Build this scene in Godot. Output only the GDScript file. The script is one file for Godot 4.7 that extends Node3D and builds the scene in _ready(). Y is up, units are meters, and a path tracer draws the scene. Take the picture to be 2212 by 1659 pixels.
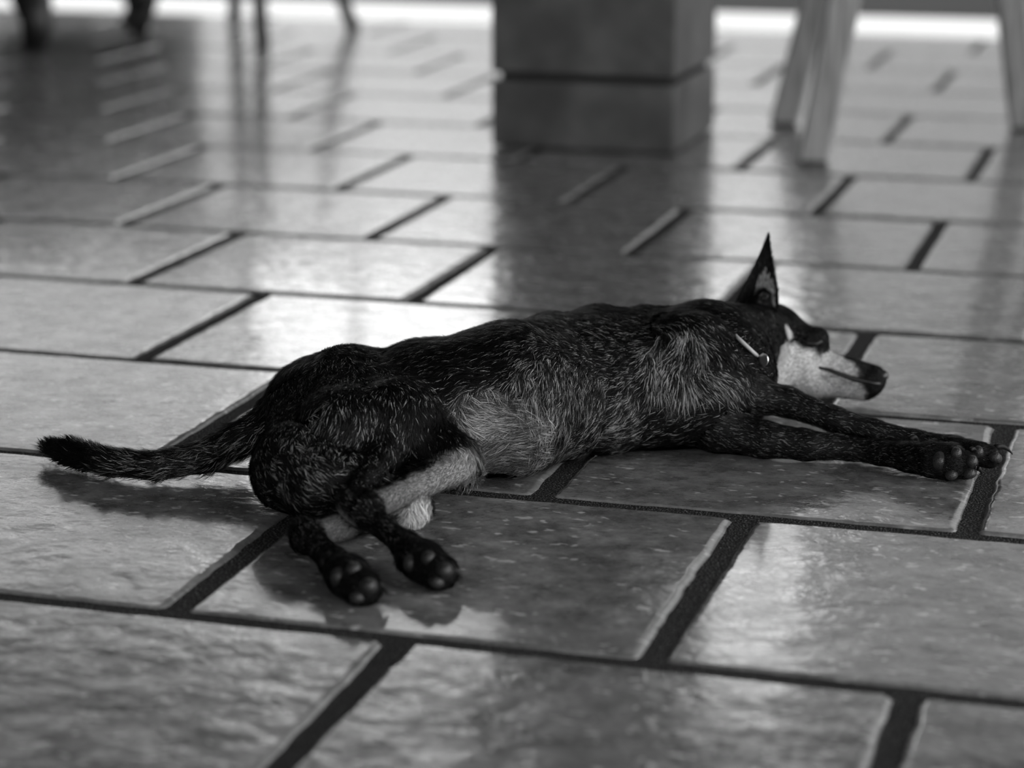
extends Node3D
# A dark short-haired dog asleep on its side on glossy rustic floor tiles, in a room that opens onto a bright terrace.
# Black-and-white photograph: every colour is a grey. Units are metres; the tile rows run along x.

const EYE := 0.547                      # height of the camera
const PITCH := -14.3167
const TURN := 16.5328                   # the camera looks this far to the left of -z
const DOG_AT := Vector3(-0.5350, 0.0, -1.8023)
const ROW := 0.32706                    # tile pitch across the rows
const COLUMN := 0.3330                  # tile pitch along a row
const ROW0 := -1.0620                   # a joint between two rows
const JOINT := 0.0142
const DOOR_Z := -5.30                   # the room ends here
const LINTEL := 1.64

var rng := RandomNumberGenerator.new()
var mats := {}

const J := {
	"pelv": Vector3(-0.1565, 0.0500, 0.0246),
	"hipR": Vector3(-0.1334, 0.0638, 0.0180),
	"thR": Vector3(-0.0878, 0.0550, 0.0855),
	"kneR": Vector3(-0.0470, 0.0400, 0.1190),
	"kneR2": Vector3(-0.0432, 0.0340, 0.1278),
	"hokR": Vector3(-0.1089, 0.0290, 0.2253),
	"helR": Vector3(-0.1191, 0.0340, 0.2232),
	"metR": Vector3(-0.0747, 0.0165, 0.2727),
	"pwR0": Vector3(-0.0624, 0.0135, 0.2948),
	"pwR1": Vector3(-0.0488, 0.0115, 0.3132),
	"butL": Vector3(-0.1658, 0.0340, 0.1367),
	"thL": Vector3(-0.1215, 0.0270, 0.1626),
	"kneL": Vector3(-0.0762, 0.0165, 0.1726),
	"hokL": Vector3(-0.1495, 0.0115, 0.2339),
	"helL": Vector3(-0.1527, 0.0150, 0.2316),
	"metL": Vector3(-0.1257, 0.0115, 0.2920),
	"pwL0": Vector3(-0.1132, 0.0140, 0.3303),
	"pwL1": Vector3(-0.1001, 0.0115, 0.3483),
	"t0": Vector3(-0.1909, 0.0430, 0.0203),
	"t1": Vector3(-0.2201, 0.0290, 0.0333),
	"t2": Vector3(-0.2480, 0.0190, 0.0528),
	"t3": Vector3(-0.2840, 0.0145, 0.0626),
	"t4": Vector3(-0.3228, 0.0145, 0.0520),
	"t5": Vector3(-0.3580, 0.0140, 0.0218),
	"t6": Vector3(-0.3801, 0.0125, 0.0014),
	"shR": Vector3(0.1508, 0.0720, -0.0678),
	"arR": Vector3(0.1798, 0.0520, -0.0353),
	"fR1": Vector3(0.2303, 0.0430, -0.0345),
	"fR2": Vector3(0.2676, 0.0320, -0.0202),
	"wrR": Vector3(0.2996, 0.0240, -0.0130),
	"mcR": Vector3(0.3328, 0.0180, -0.0031),
	"pR0": Vector3(0.3610, 0.0150, 0.0115),
	"pR1": Vector3(0.3817, 0.0135, 0.0228),
	"elL": Vector3(0.1756, 0.0210, -0.0239),
	"fL1": Vector3(0.2092, 0.0165, -0.0113),
	"fL2": Vector3(0.2432, 0.0135, -0.0049),
	"fL3": Vector3(0.2813, 0.0110, -0.0025),
	"wrL": Vector3(0.3023, 0.0115, 0.0104),
	"mcL": Vector3(0.3236, 0.0135, 0.0310),
	"pL0": Vector3(0.3400, 0.0155, 0.0447),
	"pL1": Vector3(0.3534, 0.0160, 0.0531),
	"nk0": Vector3(0.1695, 0.0691, -0.1050),
	"nk1": Vector3(0.2118, 0.0599, -0.1750),
	"cr0": Vector3(0.2378, 0.0620, -0.2100),
	"cr1": Vector3(0.2641, 0.0485, -0.2050),
	"eb0": Vector3(0.2203, 0.0709, -0.2050),
	"eb1": Vector3(0.2276, 0.0972, -0.2020),
	"mm0": Vector3(0.2892, 0.0230, -0.1980),
	"mm1": Vector3(0.3252, 0.0199, -0.1880),
	"thB": Vector3(-0.1333, 0.0530, 0.1122),
	"thC": Vector3(-0.1457, 0.0300, 0.1665),
	"chk": Vector3(0.2539, 0.0389, -0.1980),
	"brw": Vector3(0.2759, 0.0599, -0.1950),
	"mz0": Vector3(0.2846, 0.0359, -0.1980),
	"mz1": Vector3(0.3266, 0.0268, -0.1880),
	"jw0": Vector3(0.2695, 0.0208, -0.1980),
	"jw1": Vector3(0.3182, 0.0125, -0.1900),
	"thr": Vector3(0.2222, 0.0275, -0.1800),
}
const TORSO := [
	[-0.160, 0.047, 0.020, 0.052, 0.042],
	[-0.110, 0.050, 0.024, 0.058, 0.045],
	[-0.070, 0.053, 0.029, 0.062, 0.056],
	[-0.040, 0.055, 0.032, 0.066, 0.056],
	[-0.002, 0.059, 0.017, 0.074, 0.060],
	[0.036, 0.055, -0.037, 0.083, 0.054],
	[0.076, 0.054, -0.067, 0.088, 0.053],
	[0.117, 0.052, -0.082, 0.088, 0.050],
	[0.156, 0.051, -0.082, 0.080, 0.050],
	[0.178, 0.053, -0.088, 0.062, 0.048],
]
const TOES := [
	[5, Vector3(0.3378, 0.0190, 0.0447), Vector3(0.3555, 0.0225, 0.0461), 0.0072],
	[5, Vector3(0.3430, 0.0170, 0.0499), Vector3(0.3657, 0.0185, 0.0564), 0.0072],
	[5, Vector3(0.3426, 0.0120, 0.0487), Vector3(0.3652, 0.0085, 0.0540), 0.0072],
	[5, Vector3(0.3353, 0.0120, 0.0500), Vector3(0.3505, 0.0085, 0.0566), 0.0072],
	[4, Vector3(0.3665, 0.0145, 0.0126), Vector3(0.3785, 0.0180, 0.0248), 0.0066],
	[4, Vector3(0.3665, 0.0145, 0.0126), Vector3(0.3914, 0.0150, 0.0253), 0.0066],
	[4, Vector3(0.3665, 0.0145, 0.0126), Vector3(0.3910, 0.0075, 0.0212), 0.0066],
	[1, Vector3(-0.0708, 0.0140, 0.2892), Vector3(-0.0605, 0.0185, 0.3016), 0.0062],
	[1, Vector3(-0.0708, 0.0140, 0.2892), Vector3(-0.0487, 0.0150, 0.3174), 0.0062],
	[1, Vector3(-0.0708, 0.0140, 0.2892), Vector3(-0.0536, 0.0070, 0.3159), 0.0062],
	[2, Vector3(-0.1196, 0.0135, 0.3180), Vector3(-0.1113, 0.0190, 0.3292), 0.0066],
	[2, Vector3(-0.1196, 0.0135, 0.3180), Vector3(-0.1000, 0.0145, 0.3492), 0.0066],
	[2, Vector3(-0.1196, 0.0135, 0.3180), Vector3(-0.1071, 0.0075, 0.3483), 0.0066],
]
const PADS := [
	["paw_pad", Vector3(0.3427, 0.0189, 0.0603), Vector3(0.0070, 0.0078, 0.0038), Vector3(0.5500, 0.1500, 0.8500), Vector3(1.0000, 0.0000, 0.0000)],
	["paw_pad", Vector3(0.3558, 0.0253, 0.0600), Vector3(0.0048, 0.0052, 0.0038), Vector3(0.5500, 0.1500, 0.8500), Vector3(1.0000, 0.2000, 0.0000)],
	["paw_pad", Vector3(0.3683, 0.0191, 0.0623), Vector3(0.0050, 0.0052, 0.0038), Vector3(0.5500, 0.1500, 0.8500), Vector3(1.0000, 0.2000, 0.0000)],
	["paw_pad", Vector3(0.3677, 0.0084, 0.0602), Vector3(0.0065, 0.0042, 0.0038), Vector3(0.5500, 0.1500, 0.8500), Vector3(1.0000, 0.1000, 0.0000)],
	["paw_pad", Vector3(0.3522, 0.0083, 0.0639), Vector3(0.0062, 0.0042, 0.0038), Vector3(0.5500, 0.1500, 0.8500), Vector3(1.0000, 0.1000, 0.0000)],
	["paw_pad", Vector3(0.3794, 0.0183, 0.0314), Vector3(0.0042, 0.0052, 0.0038), Vector3(0.5500, 0.1500, 0.8500), Vector3(1.0000, 0.2000, 0.0000)],
	["paw_pad", Vector3(0.3934, 0.0134, 0.0307), Vector3(0.0044, 0.0070, 0.0038), Vector3(0.5500, 0.1500, 0.8500), Vector3(0.5000, 1.0000, 0.0000)],
	["paw_pad", Vector3(-0.0580, 0.0223, 0.3149), Vector3(0.0056, 0.0052, 0.0038), Vector3(0.4500, 0.2500, 0.9000), Vector3(1.0000, -0.3000, 0.0000)],
	["paw_pad", Vector3(-0.0465, 0.0168, 0.3247), Vector3(0.0062, 0.0054, 0.0038), Vector3(0.4500, 0.2500, 0.9000), Vector3(1.0000, -0.3000, 0.0000)],
	["paw_pad", Vector3(-0.0520, 0.0087, 0.3257), Vector3(0.0060, 0.0040, 0.0038), Vector3(0.4500, 0.2500, 0.9000), Vector3(1.0000, 0.0000, 0.0000)],
	["paw_pad", Vector3(-0.0713, 0.0166, 0.3082), Vector3(0.0050, 0.0064, 0.0038), Vector3(0.4500, 0.2500, 0.9000), Vector3(1.0000, -0.3000, 0.0000)],
	["paw_pad", Vector3(-0.1084, 0.0240, 0.3440), Vector3(0.0056, 0.0054, 0.0038), Vector3(0.4500, 0.2500, 0.9000), Vector3(1.0000, -0.4000, 0.0000)],
	["paw_pad", Vector3(-0.0972, 0.0168, 0.3576), Vector3(0.0064, 0.0056, 0.0038), Vector3(0.4500, 0.2500, 0.9000), Vector3(1.0000, -0.4000, 0.0000)],
	["paw_pad", Vector3(-0.1048, 0.0091, 0.3585), Vector3(0.0060, 0.0040, 0.0038), Vector3(0.4500, 0.2500, 0.9000), Vector3(1.0000, 0.0000, 0.0000)],
	["paw_pad", Vector3(-0.1193, 0.0185, 0.3425), Vector3(0.0050, 0.0064, 0.0038), Vector3(0.4500, 0.2500, 0.9000), Vector3(1.0000, -0.3000, 0.0000)],
]
const CLAWS := [
	[Vector3(0.3952, 0.0190, 0.0201), Vector3(0.4111, 0.0110, 0.0128), 0.0026, 0.0030],
	[Vector3(0.3714, 0.0215, 0.0371), Vector3(0.3784, 0.0180, 0.0331), 0.0020, 0.0020],
	[Vector3(0.3267, 0.0230, 0.0119), Vector3(0.3348, 0.0185, 0.0099), 0.0028, 0.0040],
	[Vector3(-0.0412, 0.0150, 0.3194), Vector3(-0.0348, 0.0080, 0.3188), 0.0030, 0.0020],
	[Vector3(-0.0522, 0.0200, 0.3071), Vector3(-0.0468, 0.0165, 0.3038), 0.0022, 0.0020],
	[Vector3(-0.0921, 0.0150, 0.3488), Vector3(-0.0854, 0.0070, 0.3460), 0.0032, 0.0020],
	[Vector3(-0.1040, 0.0200, 0.3341), Vector3(-0.0987, 0.0165, 0.3317), 0.0024, 0.0020],
	[Vector3(0.3739, 0.0120, 0.0580), Vector3(0.3781, 0.0070, 0.0568), 0.0020, 0.0010],
]
const EARS := [
	[Vector3(0.1978, 0.0745, -0.2080), Vector3(0.2385, 0.0858, -0.1920), Vector3(0.2306, 0.1551, -0.2050), Vector3(0.4500, 0.0500, 0.8900), 0.0100, 0.220],
	[Vector3(0.2108, 0.0617, -0.2450), Vector3(0.2358, 0.0672, -0.2400), Vector3(0.1959, 0.0604, -0.2700), Vector3(-0.1000, 0.2000, -0.9700), 0.0080, 0.020],
]
const ZONES := [
	[Vector3(0.0535, 0.0525, 0.0482), 0.0850, 0.006, 0.28, 0.0105, Vector3(-0.3500, -0.7500, 0.4500)],
	[Vector3(0.0087, 0.0522, 0.0892), 0.0500, 0.008, 0.45, 0.0130, Vector3(-0.2000, -0.8000, 0.4000)],
	[Vector3(-0.0149, 0.0470, 0.0906), 0.0450, 0.050, 0.60, 0.0160, Vector3(0.7500, 0.0500, 0.5500)],
	[Vector3(-0.0306, 0.0445, 0.1346), 0.0350, 0.090, 0.65, 0.0150, Vector3(0.8000, -0.3500, 0.4000)],
	[Vector3(0.0699, 0.0192, 0.0123), 0.0500, 0.007, 0.32, 0.0100, Vector3(-0.6000, -0.2000, 0.6000)],
	[Vector3(0.1340, 0.0770, -0.0231), 0.0380, 0.008, 0.42, 0.0190, Vector3(-0.1500, -0.8000, 0.5000)],
	[Vector3(0.1661, 0.0672, -0.0146), 0.0200, 0.008, 0.35, 0.0140, Vector3(0.6000, -0.7000, 0.3000)],
	[Vector3(0.0511, 0.1058, -0.0179), 0.0700, 0.004, 0.14, 0.0080, Vector3(-0.9000, -0.2000, 0.3000)],
	[Vector3(-0.1086, 0.0749, 0.1311), 0.0500, 0.004, 0.08, 0.0090, Vector3(-0.1000, -0.8000, 0.5500)],
	[Vector3(-0.1428, 0.0618, 0.1503), 0.0350, 0.005, 0.16, 0.0110, Vector3(-0.2000, -0.7000, 0.6000)],
	[Vector3(-0.1615, 0.0489, 0.1813), 0.0280, 0.006, 0.18, 0.0110, Vector3(0.7000, -0.5000, 0.4000)],
	[Vector3(-0.0522, 0.0611, 0.1212), 0.0280, 0.003, 0.02, 0.0060, Vector3(0.2000, -0.8000, 0.5000)],
	[Vector3(-0.0368, 0.0398, 0.1440), 0.0170, 0.220, 0.50, 0.0050, Vector3(-0.5000, -0.6000, 0.5000)],
	[Vector3(-0.0427, 0.0355, 0.1504), 0.0150, 0.200, 0.45, 0.0040, Vector3(-0.6000, -0.3000, 0.6000)],
	[Vector3(-0.0495, 0.0346, 0.1594), 0.0150, 0.189, 0.45, 0.0040, Vector3(-0.6000, -0.3000, 0.6000)],
	[Vector3(-0.0563, 0.0338, 0.1686), 0.0150, 0.177, 0.45, 0.0040, Vector3(-0.6000, -0.3000, 0.6000)],
	[Vector3(-0.0630, 0.0329, 0.1776), 0.0150, 0.166, 0.45, 0.0040, Vector3(-0.6000, -0.3000, 0.6000)],
	[Vector3(-0.0696, 0.0322, 0.1867), 0.0150, 0.154, 0.45, 0.0040, Vector3(-0.6000, -0.3000, 0.6000)],
	[Vector3(-0.0762, 0.0314, 0.1956), 0.0150, 0.143, 0.45, 0.0040, Vector3(-0.6000, -0.3000, 0.6000)],
	[Vector3(-0.0827, 0.0306, 0.2044), 0.0150, 0.131, 0.45, 0.0040, Vector3(-0.6000, -0.3000, 0.6000)],
	[Vector3(-0.0891, 0.0298, 0.2132), 0.0150, 0.120, 0.45, 0.0040, Vector3(-0.6000, -0.3000, 0.6000)],
	[Vector3(-0.0715, 0.0130, 0.1882), 0.0150, 0.400, 0.80, 0.0090, Vector3(0.2000, -0.9000, 0.4000)],
	[Vector3(-0.1259, 0.0146, 0.2271), 0.0180, 0.160, 0.30, 0.0030, Vector3(0.0000, 0.0000, 0.0000)],
	[Vector3(-0.2256, 0.0208, 0.0523), 0.0300, 0.006, 0.28, 0.0130, Vector3(0.0000, 0.0000, 0.0000)],
	[Vector3(-0.2542, 0.0107, 0.0642), 0.0300, 0.006, 0.30, 0.0130, Vector3(0.0000, 0.0000, 0.0000)],
	[Vector3(-0.3062, 0.0071, 0.0648), 0.0300, 0.006, 0.22, 0.0120, Vector3(0.0000, 0.0000, 0.0000)],
	[Vector3(-0.3603, 0.0235, 0.0276), 0.0350, 0.003, 0.01, 0.0130, Vector3(0.0000, 0.0000, 0.0000)],
	[Vector3(0.3567, 0.0205, 0.0646), 0.0170, 0.007, 0.04, 0.0018, Vector3(0.0000, 0.0000, 0.0000)],
	[Vector3(0.3425, 0.0178, 0.0618), 0.0170, 0.007, 0.04, 0.0018, Vector3(0.0000, 0.0000, 0.0000)],
	[Vector3(0.3873, 0.0151, 0.0323), 0.0170, 0.007, 0.04, 0.0018, Vector3(0.0000, 0.0000, 0.0000)],
	[Vector3(0.3742, 0.0186, 0.0310), 0.0170, 0.007, 0.04, 0.0018, Vector3(0.0000, 0.0000, 0.0000)],
	[Vector3(-0.0532, 0.0176, 0.3251), 0.0170, 0.007, 0.04, 0.0018, Vector3(0.0000, 0.0000, 0.0000)],
	[Vector3(-0.0649, 0.0199, 0.3138), 0.0170, 0.007, 0.04, 0.0018, Vector3(0.0000, 0.0000, 0.0000)],
	[Vector3(-0.1009, 0.0176, 0.3590), 0.0170, 0.007, 0.04, 0.0018, Vector3(0.0000, 0.0000, 0.0000)],
	[Vector3(-0.1143, 0.0213, 0.3458), 0.0170, 0.007, 0.04, 0.0018, Vector3(0.0000, 0.0000, 0.0000)],
	[Vector3(0.1915, 0.0836, -0.0447), 0.0300, 0.003, 0.05, 0.0000, Vector3(0.0000, 0.0000, 0.0000)],
	[Vector3(0.2505, 0.0469, -0.1706), 0.0190, 0.500, 0.50, 0.0030, Vector3(-0.9000, -0.2000, 0.0000)],
	[Vector3(0.2455, 0.0311, -0.1659), 0.0170, 0.580, 0.50, 0.0030, Vector3(-0.9000, -0.2000, 0.0000)],
	[Vector3(0.2650, 0.0394, -0.1753), 0.0180, 0.520, 0.50, 0.0030, Vector3(-0.9000, -0.2000, 0.0000)],
	[Vector3(0.2871, 0.0401, -0.1861), 0.0150, 0.500, 0.40, 0.0022, Vector3(-0.9000, -0.2000, 0.0000)],
	[Vector3(0.3034, 0.0347, -0.1822), 0.0120, 0.400, 0.40, 0.0020, Vector3(-0.9000, -0.2000, 0.0000)],
	[Vector3(0.2893, 0.0165, -0.1812), 0.0170, 0.320, 0.40, 0.0025, Vector3(-0.9000, -0.2000, 0.0000)],
	[Vector3(0.3080, 0.0125, -0.1797), 0.0130, 0.340, 0.50, 0.0025, Vector3(-0.9000, -0.2000, 0.0000)],
	[Vector3(0.2661, 0.0189, -0.1798), 0.0180, 0.460, 0.50, 0.0030, Vector3(-0.9000, -0.2000, 0.0000)],
	[Vector3(0.2793, 0.0117, -0.1830), 0.0140, 0.360, 0.50, 0.0030, Vector3(-0.9000, -0.2000, 0.0000)],
	[Vector3(0.2398, 0.0523, -0.1572), 0.0120, 0.500, 0.50, 0.0030, Vector3(-0.9000, -0.2000, 0.0000)],
	[Vector3(0.2372, 0.0368, -0.1601), 0.0110, 0.550, 0.50, 0.0030, Vector3(-0.9000, -0.2000, 0.0000)],
	[Vector3(0.2431, 0.0561, -0.1623), 0.0100, 0.520, 0.50, 0.0030, Vector3(-0.9000, -0.2000, 0.0000)],
	[Vector3(0.2452, 0.0457, -0.1669), 0.0100, 0.520, 0.50, 0.0030, Vector3(-0.9000, -0.2000, 0.0000)],
	[Vector3(0.2440, 0.0376, -0.1651), 0.0100, 0.520, 0.50, 0.0030, Vector3(-0.9000, -0.2000, 0.0000)],
	[Vector3(0.2411, 0.0287, -0.1633), 0.0100, 0.520, 0.50, 0.0030, Vector3(-0.9000, -0.2000, 0.0000)],
	[Vector3(0.2742, 0.0658, -0.1863), 0.0120, 0.012, 0.05, 0.0020, Vector3(-0.9000, 0.1000, 0.0000)],
	[Vector3(0.2656, 0.0710, -0.1986), 0.0130, 0.010, 0.04, 0.0020, Vector3(-0.9000, 0.1000, 0.0000)],
	[Vector3(0.2473, 0.0687, -0.1774), 0.0085, 0.620, 0.50, 0.0025, Vector3(-0.9000, 0.1000, 0.0000)],
	[Vector3(0.2829, 0.0524, -0.1888), 0.0080, 0.012, 0.05, 0.0020, Vector3(-0.9000, 0.1000, 0.0000)],
	[Vector3(0.3150, 0.0389, -0.1861), 0.0100, 0.020, 0.10, 0.0020, Vector3(-0.9000, 0.1000, 0.0000)],
	[Vector3(0.3279, 0.0221, -0.1759), 0.0130, 0.012, 0.05, 0.0015, Vector3(-0.9000, 0.1000, 0.0000)],
]
const FUR := 1450000.0


func details(d: Node3D) -> void:
	var nose := SphereMesh.new()
	nose.radius = 0.0062
	nose.height = 0.0110
	nose.radial_segments = 24
	nose.rings = 14
	part("nose", nose, mats.nose, d, Vector3(0.3334, 0.0277, -0.1860))
	var lip := [Vector3(0.2754, 0.0361, -0.1818), Vector3(0.2849, 0.0335, -0.1836), Vector3(0.2952, 0.0301, -0.1816), Vector3(0.3045, 0.0272, -0.1794), Vector3(0.3155, 0.0248, -0.1772), Vector3(0.3257, 0.0230, -0.1756), Vector3(0.3314, 0.0222, -0.1770)]
	part("lip", tube_mesh(lip, [0.0012, 0.0020, 0.0022, 0.0022, 0.0021, 0.0018, 0.0010], 8), mats.nose, d)
	var lid := [Vector3(0.2623, 0.0602, -0.1826), Vector3(0.2673, 0.0582, -0.1823), Vector3(0.2732, 0.0579, -0.1832), Vector3(0.2783, 0.0598, -0.1845)]
	part("eyelid", tube_mesh(lid, [0.0008, 0.0015, 0.0015, 0.0008], 8), mats.nose, d)
	# a thin pale collar, mostly sunk in the coat of the neck, with a small tag
	var c := Node3D.new()
	c.name = "collar"
	c.set_meta("label", "thin pale collar with a small metal tag")
	d.add_child(c)
	var pts := [Vector3(0.1871, 0.0888, -0.1049), Vector3(0.1872, 0.0931, -0.0742), Vector3(0.1887, 0.0939, -0.0585), Vector3(0.1910, 0.0927, -0.0518), Vector3(0.1937, 0.0905, -0.0492), Vector3(0.1966, 0.0880, -0.0479), Vector3(0.1995, 0.0854, -0.0472), Vector3(0.2025, 0.0824, -0.0479), Vector3(0.2061, 0.0784, -0.0529), Vector3(0.2106, 0.0722, -0.0668), Vector3(0.2168, 0.0621, -0.0966)]
	var rad := []
	for p in pts: rad.append(0.0016)
	part("strap", tube_mesh(pts, rad, 10), mats.cord, c)
	var disc := CylinderMesh.new()
	disc.top_radius = 0.0052
	disc.bottom_radius = 0.0052
	disc.height = 0.0012
	disc.radial_segments = 24
	var t := part("tag_disc", disc, mats.metal, c, Vector3(0.2115, 0.0758, -0.0487))
	t.rotation_degrees = Vector3(80, 0, 50)

func _ready() -> void:
	rng.seed = 7
	view_and_light()
	make_materials()
	room()
	floor_tiles()
	outside()
	pillar()
	stool()
	bentwood_chair()
	ottoman()
	dog()


# ---------------------------------------------------------------- camera, sky, lights

func view_and_light() -> void:
	var cam := Camera3D.new()
	cam.name = "camera"
	cam.position = Vector3(0, EYE, 0)
	cam.rotation_degrees = Vector3(PITCH, TURN, 0)
	var at := CameraAttributesPhysical.new()
	at.frustum_focal_length = 73.86      # 24 mm high film: 18.46 degrees
	at.frustum_focus_distance = 1.88
	at.frustum_near = 0.05
	at.frustum_far = 200.0
	at.exposure_aperture = 3.5
	cam.attributes = at
	add_child(cam)
	cam.current = true

	var env := Environment.new()
	env.background_mode = Environment.BG_SKY
	var sky := Sky.new()
	var sm := ProceduralSkyMaterial.new()
	sm.sky_top_color = grey(0.62)
	sm.sky_horizon_color = grey(0.80)
	sm.sky_curve = 0.35
	sm.ground_horizon_color = grey(0.30)
	sm.ground_bottom_color = grey(0.25)
	sm.sky_energy_multiplier = 1.82
	sm.ground_energy_multiplier = 1.0
	sky.sky_material = sm
	env.sky = sky
	env.tonemap_mode = Environment.TONE_MAPPER_LINEAR
	env.tonemap_exposure = 1.4
	env.sdfgi_enabled = true
	env.ssao_enabled = true
	env.ssil_enabled = true
	var we := WorldEnvironment.new()
	we.name = "world_environment"
	we.environment = env
	add_child(we)


# ---------------------------------------------------------------- helpers

func grey(linear: float) -> Color:
	return Color(linear, linear, linear).linear_to_srgb()


func plain(albedo: float, roughness: float, specular := 0.5) -> StandardMaterial3D:
	var m := StandardMaterial3D.new()
	m.albedo_color = grey(albedo)
	m.roughness = roughness
	m.metallic_specular = specular
	return m


func noise_texture(size: int, frequency: float, octaves: int, seed_: int, stops: Array, kind := FastNoiseLite.TYPE_SIMPLEX_SMOOTH, warp := 0.0, gain := 0.55) -> NoiseTexture2D:
	var n := FastNoiseLite.new()
	n.noise_type = kind
	n.seed = seed_
	n.frequency = frequency
	n.fractal_octaves = octaves
	n.fractal_gain = gain
	if warp > 0.0:
		n.domain_warp_enabled = true
		n.domain_warp_amplitude = warp
		n.domain_warp_frequency = frequency * 0.6
	var t := NoiseTexture2D.new()
	t.width = size
	t.height = size
	t.seamless = true
	t.seamless_blend_skirt = 0.15
	t.noise = n
	if stops:
		var g := Gradient.new()
		var offsets := PackedFloat32Array()
		var colors := PackedColorArray()
		for s in stops:
			offsets.append(s[0])
			var c := grey(s[1])
			c.a = s[2] if s.size() > 2 else 1.0
			colors.append(c)
		g.offsets = offsets
		g.colors = colors
		t.color_ramp = g
	return t


func make_materials() -> void:
	# glazed rustic floor tile: mottled, with pale flecks, a rippled surface and a worn gloss
	var m := plain(1.0, 1.0, 0.42)
	m.clearcoat_enabled = true
	m.clearcoat = 0.42
	m.clearcoat_roughness = 0.085
	m.albedo_texture = noise_texture(2048, 0.005, 8, 11, [[0.0, 0.05], [0.35, 0.125], [0.5, 0.165], [0.65, 0.21], [1.0, 0.36]], FastNoiseLite.TYPE_SIMPLEX_SMOOTH, 30.0, 0.78)
	m.roughness_texture = noise_texture(1024, 0.012, 5, 23, [[0.0, 0.012], [0.5, 0.035], [1.0, 0.09]])
	m.roughness_texture_channel = BaseMaterial3D.TEXTURE_CHANNEL_GRAYSCALE
	m.heightmap_enabled = true
	m.heightmap_texture = noise_texture(2048, 0.006, 7, 5, [], FastNoiseLite.TYPE_SIMPLEX_SMOOTH, 20.0)
	m.heightmap_scale = 0.14
	m.uv1_triplanar = true
	m.uv1_world_triplanar = true
	m.uv1_scale = Vector3(1.3, 1.3, 1.7)
	m.detail_enabled = true
	m.detail_uv_layer = BaseMaterial3D.DETAIL_UV_2
	m.detail_blend_mode = BaseMaterial3D.BLEND_MODE_MIX
	m.detail_albedo = noise_texture(1024, 0.035, 3, 91, [[0.0, 0.03, 0.55], [0.13, 0.03, 0.0], [0.74, 0.5, 0.0], [0.80, 0.5, 0.85], [1.0, 0.6, 0.95]], FastNoiseLite.TYPE_SIMPLEX_SMOOTH, 12.0)
	m.uv2_triplanar = true
	m.uv2_world_triplanar = true
	m.uv2_scale = Vector3(1.1, 1.7, 2.0)
	mats.tile = m

	m = plain(1.0, 0.95, 0.3)
	m.albedo_texture = noise_texture(512, 0.12, 3, 3, [[0.0, 0.003], [0.45, 0.012], [0.64, 0.05], [1.0, 0.5]])
	m.heightmap_enabled = true
	m.heightmap_texture = noise_texture(512, 0.12, 3, 4, [])
	m.heightmap_scale = 0.25
	m.uv1_triplanar = true
	m.uv1_world_triplanar = true
	m.uv1_scale = Vector3(7, 7, 7)
	mats.grout = m

	m = plain(1.0, 0.45, 0.4)
	m.albedo_texture = noise_texture(512, 0.006, 4, 31, [[0.0, 0.05], [0.5, 0.085], [1.0, 0.15]])
	m.uv1_triplanar = true
	m.uv1_world_triplanar = true
	m.uv1_scale = Vector3(2, 2, 2)
	mats.clad = m

	m = plain(1.0, 0.5, 0.45)
	m.albedo_texture = noise_texture(512, 0.02, 4, 41, [[0.0, 0.11], [0.5, 0.26], [1.0, 0.46]])
	m.uv1_triplanar = true
	m.uv1_scale = Vector3(9, 0.5, 9)
	mats.wood = m

	mats.dark_wood = plain(0.012, 0.4)
	mats.seat = plain(0.02, 0.55)
	mats.plaster = plain(0.13, 0.9, 0.3)
	mats.ceiling = plain(0.2, 0.9, 0.3)
	mats.left_blocker_grey = plain(0.75, 0.9, 0.3)
	mats.right_blocker_grey = plain(0.42, 0.9, 0.3)
	mats.low_wall_grey = plain(0.6, 0.9, 0.3)
	mats.terrace = plain(0.68, 0.85, 0.3)
	mats.lawn = plain(0.035, 0.95, 0.2)
	mats.rubber = plain(0.015, 0.7)

	m = plain(1.0, 0.8, 0.08)
	m.vertex_color_use_as_albedo = true
	mats.skin = m
	m = plain(1.0, 0.45, 0.24)
	m.vertex_color_use_as_albedo = true
	mats.fur = m
	mats.pad = plain(0.035, 0.42, 0.5)
	m = plain(1.0, 1.0, 0.5)
	m.albedo_texture = noise_texture(256, 0.05, 3, 61, [[0.0, 0.014], [0.6, 0.028], [1.0, 0.055]])
	m.roughness = 0.45
	m.heightmap_enabled = true
	m.heightmap_texture = noise_texture(256, 0.12, 3, 62, [])
	m.heightmap_scale = 0.05
	m.uv1_triplanar = true
	m.uv1_scale = Vector3(20, 20, 20)
	mats.pad = m
	mats.claw = plain(0.008, 0.5, 0.3)
	mats.nose = plain(0.012, 0.3, 0.5)
	mats.cord = plain(0.45, 0.6)
	m = plain(0.6, 0.3)
	m.metallic = 0.9
	mats.metal = m


func tag(o: Node, label: String, category: String, group := "", kind := "") -> void:
	if label: o.set_meta("label", label)
	if category: o.set_meta("category", category)
	if group: o.set_meta("group", group)
	if kind: o.set_meta("kind", kind)


func part(called: String, mesh: Mesh, material: Material, parent: Node, at := Vector3.ZERO) -> MeshInstance3D:
	var o := MeshInstance3D.new()
	o.name = called
	o.mesh = mesh
	o.material_override = material
	o.position = at
	parent.add_child(o, true)
	return o


func thing(called: String, at := Vector3.ZERO, turn := 0.0) -> Node3D:
	var o := Node3D.new()
	o.name = called
	o.position = at
	o.rotation.y = turn
	add_child(o, true)
	return o


func structure(called: String, mesh: Mesh, material: Material, at := Vector3.ZERO) -> MeshInstance3D:
	var o := part(called, mesh, material, self, at)
	o.set_meta("kind", "structure")
	return o


func quad(st: SurfaceTool, a: Vector3, b: Vector3, c: Vector3, d: Vector3) -> void:
	for v in [a, b, c, a, c, d]:
		st.add_vertex(v)


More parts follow.
